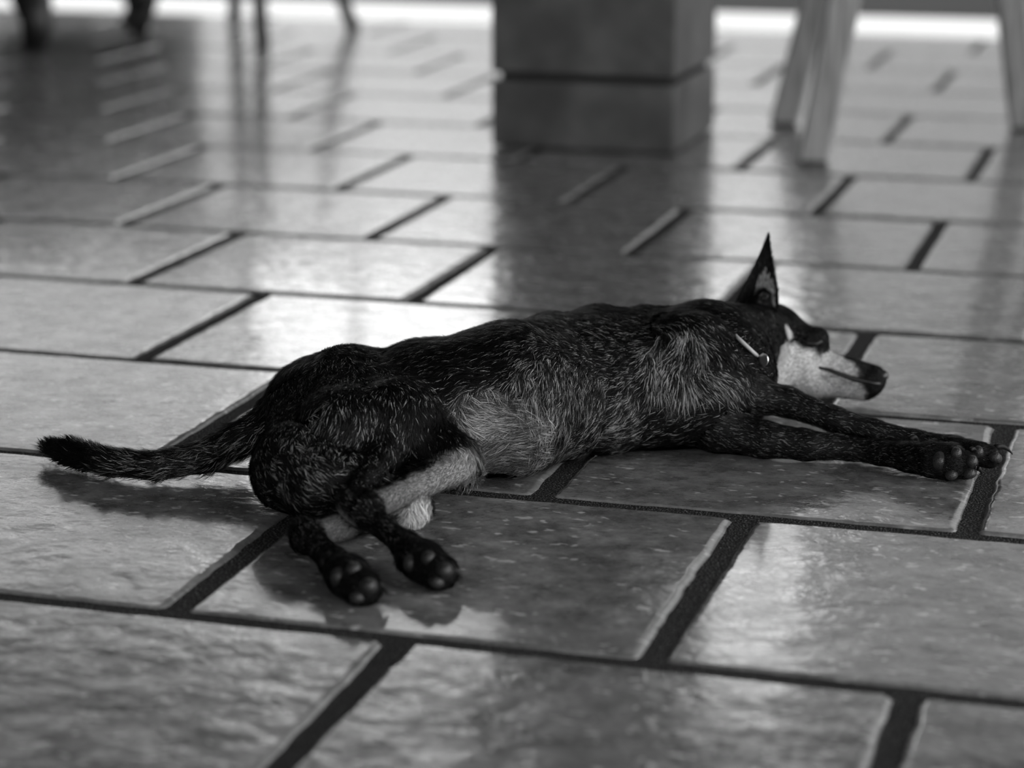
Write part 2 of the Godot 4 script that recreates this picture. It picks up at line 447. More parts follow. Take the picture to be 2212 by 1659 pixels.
# A box with chamfered edges, from corner lo to corner hi.
func chamfer_box(st: SurfaceTool, lo: Vector3, hi: Vector3, e: float, turn := Transform3D()) -> void:
	st.set_smooth_group(-1)
	var c := (lo + hi) / 2
	var h := (hi - lo) / 2
	var corner := func(s: Vector3, axis: int) -> Vector3:
		var q := h - Vector3(e, e, e)
		q[axis] = h[axis]
		return turn * (c + q * s)
	for axis in 3:
		var u := (axis + 1) % 3
		var w := (axis + 2) % 3
		for side in [-1.0, 1.0]:
			var p := []
			for k in [[-1, -1], [1, -1], [1, 1], [-1, 1]]:
				var s := Vector3.ZERO
				s[axis] = side
				s[u] = k[0]
				s[w] = k[1]
				p.append(corner.call(s, axis))
			if side > 0: p.reverse()
			quad(st, p[0], p[1], p[2], p[3])
	for axis in 3:                      # the twelve edges, along axis
		var u := (axis + 1) % 3
		var w := (axis + 2) % 3
		for k in [[-1, -1], [1, -1], [1, 1], [-1, 1]]:
			var s0 := Vector3.ZERO
			s0[u] = k[0]
			s0[w] = k[1]
			var s1 := s0
			s0[axis] = -1
			s1[axis] = 1
			var q := [corner.call(s0, u), corner.call(s1, u), corner.call(s1, w), corner.call(s0, w)]
			if k[0] * k[1] > 0: q.reverse()
			quad(st, q[0], q[1], q[2], q[3])
	for sx in [-1, 1]:
		for sy in [-1, 1]:
			for sz in [-1, 1]:
				var s := Vector3(sx, sy, sz)
				var q := [corner.call(s, 0), corner.call(s, 1), corner.call(s, 2)]
				if sx * sy * sz > 0: q.reverse()
				for v in q: st.add_vertex(v)


func box_mesh(lo: Vector3, hi: Vector3, e := 0.004) -> ArrayMesh:
	var st := SurfaceTool.new()
	st.begin(Mesh.PRIMITIVE_TRIANGLES)
	chamfer_box(st, lo, hi, e)
	st.generate_normals()
	return st.commit()


# A tube of changing radius through points; flat is a squash across "flat_axis".
func tube_mesh(points: Array, radii: Array, sides := 12, squash := 1.0) -> ArrayMesh:
	var st := SurfaceTool.new()
	st.begin(Mesh.PRIMITIVE_TRIANGLES)
	st.set_smooth_group(0)
	var rings := []
	var side := Vector3.ZERO
	for i in points.size():
		var p: Vector3 = points[i]
		var d: Vector3 = (points[mini(i + 1, points.size() - 1)] - points[maxi(i - 1, 0)]).normalized()
		if side == Vector3.ZERO:
			side = d.cross(Vector3.UP if absf(d.y) < 0.9 else Vector3.RIGHT).normalized()
		side = (side - d * side.dot(d)).normalized()
		var up := side.cross(d)
		var ring := []
		for k in sides:
			var a := TAU * k / sides
			ring.append(p + (side * cos(a) + up * sin(a) * squash) * radii[i])
		rings.append(ring)
	for i in points.size() - 1:
		for k in sides:
			var n := (k + 1) % sides
			quad(st, rings[i][k], rings[i][n], rings[i + 1][n], rings[i + 1][k])
	for k in sides:
		var n := (k + 1) % sides
		for v in [points[0], rings[0][n], rings[0][k], points[-1], rings[-1][k], rings[-1][n]]:
			st.add_vertex(v)
	st.generate_normals()
	return st.commit()


func lathe_mesh(profile: Array, sides := 32) -> ArrayMesh:
	var st := SurfaceTool.new()
	st.begin(Mesh.PRIMITIVE_TRIANGLES)
	st.set_smooth_group(0)
	for i in profile.size() - 1:
		for k in sides:
			var a := TAU * k / sides
			var b := TAU * (k + 1) / sides
			var p: Vector2 = profile[i]
			var q: Vector2 = profile[i + 1]
			quad(st, Vector3(p.x * cos(a), p.y, p.x * sin(a)), Vector3(q.x * cos(a), q.y, q.x * sin(a)), Vector3(q.x * cos(b), q.y, q.x * sin(b)), Vector3(p.x * cos(b), p.y, p.x * sin(b)))
	st.generate_normals()
	return st.commit()


# ---------------------------------------------------------------- the room

func room() -> void:
	var x0 := -3.75
	var x1 := 2.6
	var z1 := 2.2
	var top := 2.7
	structure("ceiling", box_mesh(Vector3(x0 - 0.2, top, DOOR_Z - 0.2), Vector3(x1 + 0.2, top + 0.15, z1 + 0.2)), mats.ceiling)
	structure("wall_left", box_mesh(Vector3(x0 - 0.2, -0.1, DOOR_Z - 0.2), Vector3(x0, top, z1 + 0.2)), mats.plaster)
	# the wall with the wide opening to the terrace: a lintel and two stubs
	var st := SurfaceTool.new()
	st.begin(Mesh.PRIMITIVE_TRIANGLES)
	chamfer_box(st, Vector3(x0, LINTEL, DOOR_Z - 0.2), Vector3(x1, top, DOOR_Z), 0.004)
	chamfer_box(st, Vector3(x0, -0.1, DOOR_Z - 0.2), Vector3(x0 + 0.25, LINTEL, DOOR_Z), 0.004)
	chamfer_box(st, Vector3(x1 - 0.25, -0.1, DOOR_Z - 0.2), Vector3(x1, LINTEL, DOOR_Z), 0.004)
	st.generate_normals()
	structure("wall_front", st.commit(), mats.plaster)
	# the wall behind the camera, with a window
	st = SurfaceTool.new()
	st.begin(Mesh.PRIMITIVE_TRIANGLES)
	chamfer_box(st, Vector3(x0, -0.1, z1), Vector3(-1.6, top, z1 + 0.2), 0.004)
	chamfer_box(st, Vector3(1.2, -0.1, z1), Vector3(x1, top, z1 + 0.2), 0.004)
	chamfer_box(st, Vector3(-1.6, -0.1, z1), Vector3(1.2, 0.85, z1 + 0.2), 0.004)
	chamfer_box(st, Vector3(-1.6, 2.25, z1), Vector3(1.2, top, z1 + 0.2), 0.004)
	st.generate_normals()
	structure("wall_back", st.commit(), mats.plaster)
	# the right-hand wall with its own wide opening
	st = SurfaceTool.new()
	st.begin(Mesh.PRIMITIVE_TRIANGLES)
	chamfer_box(st, Vector3(x1, 2.5, DOOR_Z - 0.2), Vector3(x1 + 0.2, top, z1 + 0.2), 0.004)
	chamfer_box(st, Vector3(x1, -0.1, DOOR_Z - 0.2), Vector3(x1 + 0.2, 2.5, DOOR_Z + 0.2), 0.004)
	chamfer_box(st, Vector3(x1, -0.1, 1.9), Vector3(x1 + 0.2, 2.5, z1 + 0.2), 0.004)
	st.generate_normals()
	structure("wall_right", st.commit(), mats.plaster)


func tile_mesh(seed_: int) -> ArrayMesh:
	var n := FastNoiseLite.new()
	n.seed = seed_
	n.frequency = 22.0
	n.fractal_octaves = 3
	var hx := (COLUMN - JOINT) / 2
	var hz := (ROW - JOINT * 1.15) / 2
	var outline := []                   # [point on the outer edge, outward direction]
	var segs := 22
	var cr := 0.007
	for side in 4:
		var a := [Vector2(-1, -1), Vector2(1, -1), Vector2(1, 1), Vector2(-1, 1)]
		var out: Vector2 = [Vector2(0, -1), Vector2(1, 0), Vector2(0, 1), Vector2(-1, 0)][side]
		var p0: Vector2 = a[side] * Vector2(hx, hz)
		var p1: Vector2 = a[(side + 1) % 4] * Vector2(hx, hz)
		var d: Vector2 = (p1 - p0).normalized()
		p0 += d * cr
		p1 -= d * cr
		for k in segs + 1:
			outline.append([p0.lerp(p1, float(k) / segs), out])
		var c: Vector2 = p1 - out * cr
		for k in [1, 2]:
			var w := out.rotated(PI / 2 * k / 3.0)
			outline.append([c + w * cr, w])
	# rings: inset, height, tilt of the normal from straight up
	var rings := [[0.013, 0.0, 0.0], [0.0072, 0.0, 0.0], [0.0052, -0.0002, 0.34], [0.0026, -0.0011, 0.75], [0.0007, -0.0022, 1.1], [0.0, -0.0034, 1.57], [0.0, -0.012, 1.57]]
	var v := PackedVector3Array()
	var nn := PackedVector3Array()
	var ix := PackedInt32Array()
	var count := outline.size()
	for r in rings.size():
		for o in outline:
			var p: Vector2 = o[0]
			var w: Vector2 = o[1]
			var wob := 0.0016 * n.get_noise_2d(p.x, p.y) + 0.0010 * n.get_noise_2d(p.x * 4.0 + 9.0, p.y * 4.0)
			var chip := 0.0016 * maxf(0.0, n.get_noise_2d(p.x * 3.0 + 40.0, p.y * 3.0)) if r in [1, 2, 3] else 0.0
			var inset: float = rings[r][0] * (lerpf(0.4, 1.0, absf(w.x)) if r > 0 else 1.0) + (chip - wob if r > 0 else 0.0)
			var q: Vector2 = p - w * inset
			if inset > cr * 0.9:
				q = Vector2(clampf(p.x, -hx + inset, hx - inset), clampf(p.y, -hz + inset, hz - inset))
			v.append(Vector3(q.x, rings[r][1], q.y))
			var t: float = rings[r][2]
			nn.append(Vector3(w.x * sin(t), cos(t), w.y * sin(t)).normalized())
	for k in count:
		var j := (k + 1) % count
		for r in rings.size() - 1:
			var a := r * count
			var b := a + count
			ix.append_array([a + k, b + k, b + j, a + k, b + j, a + j])
	# the face of the tile: a grid that ripples a little
	var g := 26
	var ex := hx - 0.013
	var ez := hz - 0.013
	var rise := func(x: float, z: float) -> float:
		var edge := minf(minf(ex - absf(x), ez - absf(z)) / 0.02, 1.0)
		return maxf(edge, 0.0) * (0.00013 * n.get_noise_2d(x * 1.2 + 5.0, z * 1.2) + 0.00006 * n.get_noise_2d(x * 3.2, z * 3.2 + 8.0))
	var start := v.size()
	for i in g + 1:
		for j in g + 1:
			var x := ex * (2.0 * i / g - 1.0)
			var z := ez * (2.0 * j / g - 1.0)
			v.append(Vector3(x, rise.call(x, z), z))
			var d := 0.003
			nn.append(Vector3((rise.call(x - d, z) - rise.call(x + d, z)) / (2 * d), 1.0, (rise.call(x, z - d) - rise.call(x, z + d)) / (2 * d)).normalized())
	for i in g:
		for j in g:
			var a := start + i * (g + 1) + j
			ix.append_array([a, a + g + 1, a + g + 2, a, a + g + 2, a + 1])
	var arrays := []
	arrays.resize(Mesh.ARRAY_MAX)
	arrays[Mesh.ARRAY_VERTEX] = v
	arrays[Mesh.ARRAY_NORMAL] = nn
	arrays[Mesh.ARRAY_INDEX] = ix
	var mesh := ArrayMesh.new()
	mesh.add_surface_from_arrays(Mesh.PRIMITIVE_TRIANGLES, arrays)
	return mesh


func floor_tiles() -> void:
	var x0 := -3.75
	var x1 := 2.6
	var z1 := 2.2
	var f := Node3D.new()
	f.name = "floor"
	f.set_meta("kind", "structure")
	f.set_meta("label", "glossy rustic square floor tiles laid in a running bond")
	add_child(f)
	part("grout", box_mesh(Vector3(x0, -0.06, DOOR_Z), Vector3(x1, -0.0028, z1), 0.001), mats.grout, f)
	var variants := []
	for k in 7:
		variants.append(tile_mesh(100 + k * 17))
	var rest := SurfaceTool.new()
	rest.begin(Mesh.PRIMITIVE_TRIANGLES)
	var eye := Vector3(0, EYE, 0)
	var look := Basis.from_euler(Vector3(deg_to_rad(PITCH), deg_to_rad(TURN), 0)).inverse()
	var row := -7
	while true:
		var zc := ROW0 - ROW * (row + 0.5)
		if zc - ROW / 2 < DOOR_Z - 0.05: break
		var joint := -0.4879 if posmod(row, 2) == 0 else -0.3222
		var first := ceili((x0 - joint) / COLUMN)
		var last := floori((x1 - joint) / COLUMN)
		for k in range(first, last):
			var xc := joint + COLUMN * (k + 0.5)
			if zc + ROW / 2 > z1: continue
			var tilt := Vector3(rng.randf_range(-1, 1), 0, rng.randf_range(-1, 1)) * 0.0035
			var at := Vector3(xc, rng.randf_range(-0.0009, 0.0), zc)
			var quarter := rng.randi_range(0, 1) * PI
			var pick := rng.randi_range(0, 6)
			var c := look * (at - eye)
			var seen := c.z < -0.2 and absf(c.x) < -c.z * 0.2167 + 0.35 and absf(c.y) < -c.z * 0.1625 + 0.30
			var place := Transform3D(Basis.from_euler(Vector3(tilt.x, quarter, tilt.z)), at)
			if seen:
				var t := part("tile", variants[pick], mats.tile, f)
				t.transform = place
			else:
				rest.append_from(variants[pick], 0, place)
		row += 1
	var o := part("tile_field", rest.commit(), mats.tile, f)
	o.set_meta("kind", "stuff")


func outside() -> void:
	structure("terrace", box_mesh(Vector3(-14, -0.3, -5.84), Vector3(12, -0.012, DOOR_Z), 0.004), mats.terrace)
	structure("terrace_side", box_mesh(Vector3(2.6, -0.3, DOOR_Z + 0.001), Vector3(12, -0.012, 6), 0.004), mats.terrace)
	structure("added_low_wall", box_mesh(Vector3(-5.0, -0.3, -9.2), Vector3(-1.5, 1.45, -9.0), 0.01), mats.low_wall_grey)  # added unseen wall, dims what the far floor mirrors
	structure("added_right_blocker", box_mesh(Vector3(-1.5, -0.3, -12.0), Vector3(12, 4.2, -9.0), 0.01), mats.right_blocker_grey)  # unseen block added to darken the floor reflection on the right
	structure("added_left_blocker", box_mesh(Vector3(-16, -0.3, -9.5), Vector3(-4.0, 4.2, -9.0), 0.01), mats.left_blocker_grey)  # unseen block added to grey the floor reflection on the left
	structure("lawn", box_mesh(Vector3(-30, -0.35, -40), Vector3(30, -0.05, -5.841), 0.004), mats.lawn)


# ---------------------------------------------------------------- things in the background

func pillar() -> void:
	var p := thing("pillar", Vector3(-0.917, 0, -3.61))
	tag(p, "square pillar clad in dark stone tiles, behind the dog", "pillar")
	var h := 0.1445
	var t := 0.012
	part("core", box_mesh(Vector3(-h + t, 0, -h + t), Vector3(h - t, 2.7, h - t), 0.001), mats.grout, p)
	var y := 0.002
	var heights := [0.101, 0.32, 0.32, 0.32, 0.32, 0.32, 0.32, 0.32, 0.28]
	for hh in heights:
		part("cladding_tile", box_mesh(Vector3(-h, y, h - t), Vector3(h, y + hh, h), 0.003), mats.clad, p)
		part("cladding_tile", box_mesh(Vector3(-h, y, -h), Vector3(h, y + hh, -h + t), 0.003), mats.clad, p)
		part("cladding_tile", box_mesh(Vector3(h - t, y, -h + t + 0.001), Vector3(h, y + hh, h - t - 0.001), 0.003), mats.clad, p)
		part("cladding_tile", box_mesh(Vector3(-h, y, -h + t + 0.001), Vector3(-h + t, y + hh, h - t - 0.001), 0.003), mats.clad, p)
		y += hh + 0.012


func leg_box(bottom: Vector3, top: Vector3, w0: float, w1: float, turn: float) -> ArrayMesh:
	var st := SurfaceTool.new()
	st.begin(Mesh.PRIMITIVE_TRIANGLES)
	st.set_smooth_group(-1)
	var ring := func(c: Vector3, w: float) -> Array:
		var r := []
		for k in [[-1, -0.8], [-0.8, -1], [0.8, -1], [1, -0.8], [1, 0.8], [0.8, 1], [-0.8, 1], [-1, 0.8]]:
			r.append(c + Vector3(k[0], 0, k[1]).rotated(Vector3.UP, turn) * w / 2)
		return r
	var a: Array = ring.call(bottom, w0)
	var b: Array = ring.call(top, w1)
	for k in 8:
		var n := (k + 1) % 8
		quad(st, a[k], b[k], b[n], a[n])
	for k in range(1, 7):
		for v in [a[0], a[k], a[k + 1], b[0], b[k + 1], b[k]]:
			st.add_vertex(v)
	st.generate_normals()
	return st.commit()


func stool() -> void:
	# feet of three legs are in view; the fourth stands just outside the frame
	var feet := [Vector3(-0.560, 0, -3.452), Vector3(-0.672, 0, -3.835), Vector3(-0.290, 0, -3.890), Vector3(-0.178, 0, -3.507)]
	var mid: Vector3 = (feet[0] + feet[1] + feet[2] + feet[3]) / 4
	var s := thing("wooden_stool", mid)
	tag(s, "wooden stool on four splayed square legs, at the right behind the dog", "stool")
	var turn := 0.16
	for k in 4:
		var b: Vector3 = feet[k] - mid
		var t := Vector3(b.x * 0.50, 0.50, b.z * 0.62)
		part("leg", leg_box(b + Vector3(0, 0.006, 0), t, 0.046, 0.052, turn), mats.wood, s)
		part("leg_foot", leg_box(b, b + Vector3(0, 0.006, 0), 0.040, 0.042, turn), mats.rubber, s)
	part("seat", box_mesh(Vector3(-0.17, 0.50, -0.17), Vector3(0.17, 0.535, 0.17), 0.008), mats.wood, s).rotation.y = turn
	for sgn in [-1.0, 1.0]:
		part("apron", box_mesh(Vector3(-0.12, 0.44, sgn * 0.12 - 0.012), Vector3(0.12, 0.50, sgn * 0.12 + 0.012), 0.003), mats.wood, s).rotation.y = turn


func make_chair(called: String, at: Vector3, turn: float) -> Node3D:
	var c := thing(called, at, turn)
	var seat := lathe_mesh([Vector2(0.0, 0.44), Vector2(0.19, 0.44), Vector2(0.205, 0.448), Vector2(0.205, 0.462), Vector2(0.19, 0.47), Vector2(0.15, 0.465), Vector2(0.0, 0.463)], 36)
	part("seat", seat, mats.seat, c)
	for k in 4:
		var a := PI / 4 + PI / 2 * k
		var d := Vector3(cos(a), 0, sin(a))
		var pts := []
		var rad := []
		for i in 11:
			var t := i / 10.0
			var reach := 0.16 + 0.012 * sin(t * PI) + 0.082 * pow(t, 3.0)
			pts.append(d * reach + Vector3(0, 0.445 * (1.0 - t), 0))
			rad.append(lerpf(0.020, 0.016, t))
		part("leg", tube_mesh(pts, rad, 10), mats.dark_wood, c)
	var ring := []
	var rr := []
	for i in 33:
		var a := TAU * i / 32
		ring.append(Vector3(cos(a) * 0.155, 0.25, sin(a) * 0.155))
		rr.append(0.009)
	part("stretcher_ring", tube_mesh(ring, rr, 8), mats.dark_wood, c)
	var hoop := []
	rr = []
	for i in 25:
		var t := i / 24.0 * 2.0 - 1.0
		hoop.append(Vector3(0.17 * signf(t) * pow(absf(t), 0.6), 0.455 + 0.42 * sqrt(maxf(0.0, 1.0 - pow(absf(t), 4.0))), -0.165 - 0.05 * (1.0 - t * t)))
		rr.append(0.012)
	part("back_hoop", tube_mesh(hoop, rr, 10), mats.dark_wood, c)
	return c


func bentwood_chair() -> void:
	var c := make_chair("bentwood_chair", Vector3(-2.08, 0, -4.93), -0.26)
	tag(c, "dark bentwood chair with flared legs, far out of focus by the terrace", "chair")


func ottoman() -> void:
	var o := thing("ottoman", Vector3(-2.66, 0, -4.72))
	tag(o, "low dark upholstered ottoman on short curved legs, at the far left", "ottoman")
	part("base", box_mesh(Vector3(-0.32, 0.11, -0.27), Vector3(0.32, 0.33, 0.27), 0.02), mats.seat, o)
	part("cushion", box_mesh(Vector3(-0.33, 0.33, -0.28), Vector3(0.33, 0.47, 0.28), 0.035), mats.seat, o)
	for sx in [-1.0, 1.0]:
		for sz in [-1.0, 1.0]:
			var pts := []
			var rad := []
			for i in 9:
				var t := i / 8.0
				var out := 0.0 + 0.028 * sin(t * PI * 0.9) - 0.006 * t
				pts.append(Vector3(sx * (0.275 + out), 0.115 * (1.0 - t), sz * (0.225 + out)))
				rad.append(lerpf(0.044, 0.026, t))
			part("leg", tube_mesh(pts, rad, 12), mats.dark_wood, o)


# ---------------------------------------------------------------- the dog


# Groups of tapered capsules: [joint, radius, joint, radius]. Each group is joined smoothly to the torso.
const GROUPS := {
	"head": [0.012, 0.011, [["nk0", 0.045, "nk1", 0.032], ["nk1", 0.030, "cr0", 0.0235], ["cr0", 0.0225, "cr1", 0.0190], ["chk", 0.0235, "jw0", 0.0165], ["brw", 0.0100, "cr1", 0.016], ["mz0", 0.0115, "mz1", 0.0095], ["jw0", 0.0130, "jw1", 0.0090], ["mm0", 0.0130, "mm1", 0.0100], ["thr", 0.024, "chk", 0.022], ["eb0", 0.017, "eb1", 0.0075]]],
	"hind_right": [0.014, 0.012, [["pelv", 0.038, "hipR", 0.033], ["hipR", 0.034, "thR", 0.034], ["thR", 0.033, "kneR", 0.0165], ["kneR", 0.0155, "kneR2", 0.0135], ["kneR2", 0.0135, "hokR", 0.0085], ["thR", 0.020, "helR", 0.0055], ["hipR", 0.033, "thB", 0.034], ["thB", 0.034, "thR", 0.031], ["hokR", 0.0095, "helR", 0.0070], ["hokR", 0.0095, "metR", 0.0080], ["metR", 0.0080, "pwR0", 0.0105], ["pwR0", 0.0112, "pwR1", 0.0100]]],
	"hind_left": [0.012, 0.010, [["pelv", 0.036, "butL", 0.031], ["butL", 0.030, "thC", 0.026], ["thC", 0.026, "thL", 0.024], ["butL", 0.031, "thL", 0.026], ["thL", 0.023, "kneL", 0.0140], ["kneL", 0.0130, "hokL", 0.0090], ["hokL", 0.0100, "helL", 0.0085], ["hokL", 0.0100, "metL", 0.0085], ["metL", 0.0085, "pwL0", 0.0115], ["pwL0", 0.0120, "pwL1", 0.0105]]],
	"tail": [0.012, 0.004, [["t0", 0.0165, "t1", 0.0135], ["t1", 0.0135, "t2", 0.0118], ["t2", 0.0118, "t3", 0.0108], ["t3", 0.0108, "t4", 0.0105], ["t4", 0.0105, "t5", 0.0100], ["t5", 0.0100, "t6", 0.0065]]],
	"fore_right": [0.016, 0.005, [["shR", 0.039, "arR", 0.022], ["arR", 0.0165, "fR1", 0.0120], ["fR1", 0.0120, "fR2", 0.0100], ["fR2", 0.0100, "wrR", 0.0090], ["wrR", 0.0090, "mcR", 0.0085], ["mcR", 0.0085, "pR0", 0.0105], ["pR0", 0.0105, "pR1", 0.0095]]],
	"fore_left": [0.012, 0.005, [["elL", 0.0195, "fL1", 0.0150], ["fL1", 0.0150, "fL2", 0.0125], ["fL2", 0.0125, "fL3", 0.0095], ["fL3", 0.0095, "wrL", 0.0100], ["wrL", 0.0100, "mcL", 0.0120], ["mcL", 0.0120, "pL0", 0.0140], ["pL0", 0.0140, "pL1", 0.0125]]],
}
const TILT_COS := 0.9613            # the flank leans back: the spine side lies higher
const TILT_SIN := 0.2756
const CELL := 0.0030
const BLOCK := 6

var bones := []                         # [group, a, b - a, 1 / |b - a|^2, ra, rb - ra]
var group_list := []                    # [join with the torso, join inside]
var torso := []


func smin(a: float, b: float, k: float) -> float:
	var h := maxf(k - absf(a - b), 0.0) / k
	return minf(a, b) - h * h * k * 0.25


func torso_distance(p: Vector3) -> float:
	var best := 1e9
	for i in torso.size() - 1:
		var s: Array = torso[i]
		var c: Vector3 = s[0]
		var ab: Vector3 = s[1]
		var t := clampf((p - c).dot(ab) * s[2], 0.0, 1.0)
		var q := p - c - ab * t
		q = Vector3(q.x, q.y * TILT_COS + q.z * TILT_SIN, q.z * TILT_COS - q.y * TILT_SIN)
		var a: float = lerpf(s[3], s[5], t)
		var b: float = lerpf(s[4], s[6], t)
		var along := q.x / minf(a, b)
		var k := sqrt(along * along + q.z * q.z / (a * a) + q.y * q.y / (b * b))
		best = minf(best, (k - 1.0) * minf(a, b))
	return best


func distance_at(p: Vector3, use: PackedInt32Array) -> float:
	var body := torso_distance(p)
	var best := body
	var g := -1
	var d := 1e9
	for i in use:
		var b: Array = bones[i]
		if b[0] != g:
			if g >= 0: best = minf(best, smin(body, d, group_list[g][0]))
			g = b[0]
			d = 1e9
		var q: Vector3 = p - b[1]
		var t := clampf(q.dot(b[2]) * b[3], 0.0, 1.0)
		var e: float = (q - b[2] * t).length() - b[4] - b[5] * t
		d = e if d > 1e8 else smin(d, e, group_list[g][1])
	if g >= 0: best = minf(best, smin(body, d, group_list[g][0]))
	return best


func prepare_bones() -> void:
	for i in TORSO.size() - 1:
		var s: Array = TORSO[i]
		var n: Array = TORSO[i + 1]
		var c := Vector3(s[0], s[1], s[2])
		var ab := Vector3(n[0], n[1], n[2]) - c
		torso.append([c, ab, 1.0 / ab.length_squared(), s[3], s[4], n[3], n[4]])
	torso.append([])
	for called in GROUPS:
		var g: Array = GROUPS[called]
		for b in g[2]:
			var a: Vector3 = J[b[0]]
			var ab: Vector3 = J[b[2]] - a
			bones.append([group_list.size(), a, ab, 1.0 / maxf(ab.length_squared(), 1e-9), b[1], b[3] - b[1]])
		group_list.append([g[0], g[1]])
	toes()


# Toes join the groups of their legs: [group, root, tip, radius].
func toes() -> void:
	var extra := []
	for t in TOES:
		extra.append([t[0], t[1], t[2] - t[1], 1.0 / maxf((t[2] - t[1]).length_squared(), 1e-9), t[3] * 0.85, t[3] * 0.15])
	bones.append_array(extra)
	bones.sort_custom(func(x, y): return x[0] < y[0])


func body_arrays() -> Array:
	var lo := Vector3(-0.42, -0.006, -0.27)
	var hi := Vector3(0.43, 0.16, 0.38)
	var n := Vector3i(((hi - lo) / (CELL * BLOCK)).ceil())
	var verts := PackedVector3Array()
	var cells := {}                     # cell -> vertex
	var edges := []                     # crossed edges: [corner, axis, inside first]
	var half := CELL * BLOCK / 2
	var reach := half * sqrt(3.0)
	var all := PackedInt32Array(range(bones.size()))
	var w := BLOCK + 1
	for bx in n.x:
		for by in n.y:
			for bz in n.z:
				var base := lo + Vector3(bx, by, bz) * CELL * BLOCK
				var mid := base + Vector3(half, half, half)
				var use := PackedInt32Array()
				for i in all:
					var b: Array = bones[i]
					var q: Vector3 = mid - b[1]
					var t := clampf(q.dot(b[2]) * b[3], 0.0, 1.0)
					if (q - b[2] * t).length() - b[4] - b[5] * t < reach + 0.017: use.append(i)
				if use.is_empty() and torso_distance(mid) > reach * 2.0: continue
				if absf(distance_at(mid, use)) > reach * 1.9: continue
				var d := PackedFloat32Array()
				d.resize(w * w * w)
				for i in w:
					for j in w:
						for k in w:
							d[(i * w + j) * w + k] = distance_at(base + Vector3(i, j, k) * CELL, use)
				for i in BLOCK:
					for j in BLOCK:
						for k in BLOCK:
							var sum := Vector3.ZERO
							var hits := 0
							var at := (i * w + j) * w + k
							var c := [d[at], d[at + 1], d[at + w], d[at + w + 1], d[at + w * w], d[at + w * w + 1], d[at + w * w + w], d[at + w * w + w + 1]]
							var neg := 0
							for v in c:
								if v < 0.0: neg += 1
							if neg == 0 or neg == 8: continue
							for e in [[0, 1], [2, 3], [4, 5], [6, 7], [0, 2], [1, 3], [4, 6], [5, 7], [0, 4], [1, 5], [2, 6], [3, 7]]:
								var v0: float = c[e[0]]
								var v1: float = c[e[1]]
								if (v0 < 0.0) == (v1 < 0.0): continue
								var s := v0 / (v0 - v1)
								var p0 := Vector3(e[0] >> 2, (e[0] >> 1) & 1, e[0] & 1)
								var p1 := Vector3(e[1] >> 2, (e[1] >> 1) & 1, e[1] & 1)
								sum += p0.lerp(p1, s)
								hits += 1
							var cell := Vector3i(bx * BLOCK + i, by * BLOCK + j, bz * BLOCK + k)
							cells[cell] = verts.size()
							verts.append(base + (Vector3(i, j, k) + sum / hits) * CELL)
							if (c[0] < 0.0) != (c[4] < 0.0): edges.append([cell, 0, c[0] < 0.0])
							if (c[0] < 0.0) != (c[2] < 0.0): edges.append([cell, 1, c[0] < 0.0])
							if (c[0] < 0.0) != (c[1] < 0.0): edges.append([cell, 2, c[0] < 0.0])
	var index := PackedInt32Array()
	var steps := [[Vector3i(0, 1, 0), Vector3i(0, 0, 1)], [Vector3i(0, 0, 1), Vector3i(1, 0, 0)], [Vector3i(1, 0, 0), Vector3i(0, 1, 0)]]
	for e in edges:
		var c: Vector3i = e[0]
		var u: Vector3i = steps[e[1]][0]
		var v: Vector3i = steps[e[1]][1]
		var q := [cells.get(c, -1), cells.get(c - u, -1), cells.get(c - u - v, -1), cells.get(c - v, -1)]
		if q.has(-1): continue
		if e[2]: q.reverse()
		index.append_array([q[0], q[1], q[2], q[0], q[2], q[3]])
	var normals := PackedVector3Array()
	var h := 0.0012
	for p in verts:
		var use := PackedInt32Array()
		for i in all:
			var b: Array = bones[i]
			var q: Vector3 = p - b[1]
			var t := clampf(q.dot(b[2]) * b[3], 0.0, 1.0)
			if (q - b[2] * t).length() - b[4] - b[5] * t < 0.02: use.append(i)
		var d0 := distance_at(p, use)
		normals.append(Vector3(distance_at(p + Vector3(h, 0, 0), use) - d0, distance_at(p + Vector3(0, h, 0), use) - d0, distance_at(p + Vector3(0, 0, h), use) - d0).normalized())
	for i in verts.size():              # the underside lies flat on the floor
		if verts[i].y < 0.0: verts[i].y = 0.0
	return [verts, normals, index]


# How light the coat is (linear grey), how much it is mixed with pale hairs and painted highlights, how long the hair is and how it lies, at p.
func coat(p: Vector3, n: Vector3, noise: FastNoiseLite) -> Array:
	var base := 0.0045
	var pale := 0.07
	var length := 0.0085
	var lie := Vector3(-0.85, -0.25, 0.45)
	var best := 1e9
	for i in bones.size():
		var b: Array = bones[i]
		var q: Vector3 = p - b[1]
		var t := clampf(q.dot(b[2]) * b[3], 0.0, 1.0)
		var e: float = (q - b[2] * t).length() - b[4] - b[5] * t
		if e < best:
			best = e
			if e < 0.006 and b[0] > 0:
				lie = b[2].normalized()
				length = 0.0045
				pale = 0.10
				if b[0] == 3: length = 0.0125
				if b[4] > 0.02: length = 0.0075
			elif e < 0.006:
				lie = Vector3(-0.9, -0.3, 0.1) if p.x < 0.235 else Vector3(-0.95, -0.1, 0.0)
				length = 0.0028 if p.x > 0.235 else 0.006
	for z in ZONES:                     # [centre, radius, base, share of pale hairs and painted highlights, hair length, lie]
		var d: float = (p - z[0]).length() / z[1] + noise.get_noise_3dv(p * 3.0) * 0.35
		var w := clampf((1.0 - d) * 3.0, 0.0, 1.0)
		if w <= 0.0: continue
		base = lerpf(base, z[2], w)
		pale = lerpf(pale, z[3], w)
		if z[4] > 0.0: length = lerpf(length, z[4], w)
		if z[5] != Vector3.ZERO: lie = lie.normalized().lerp(z[5], w)
	lie = (lie - n * lie.dot(n))
	return [base, pale, length, lie.normalized() if lie.length() > 0.01 else Vector3(-1, 0, 0)]


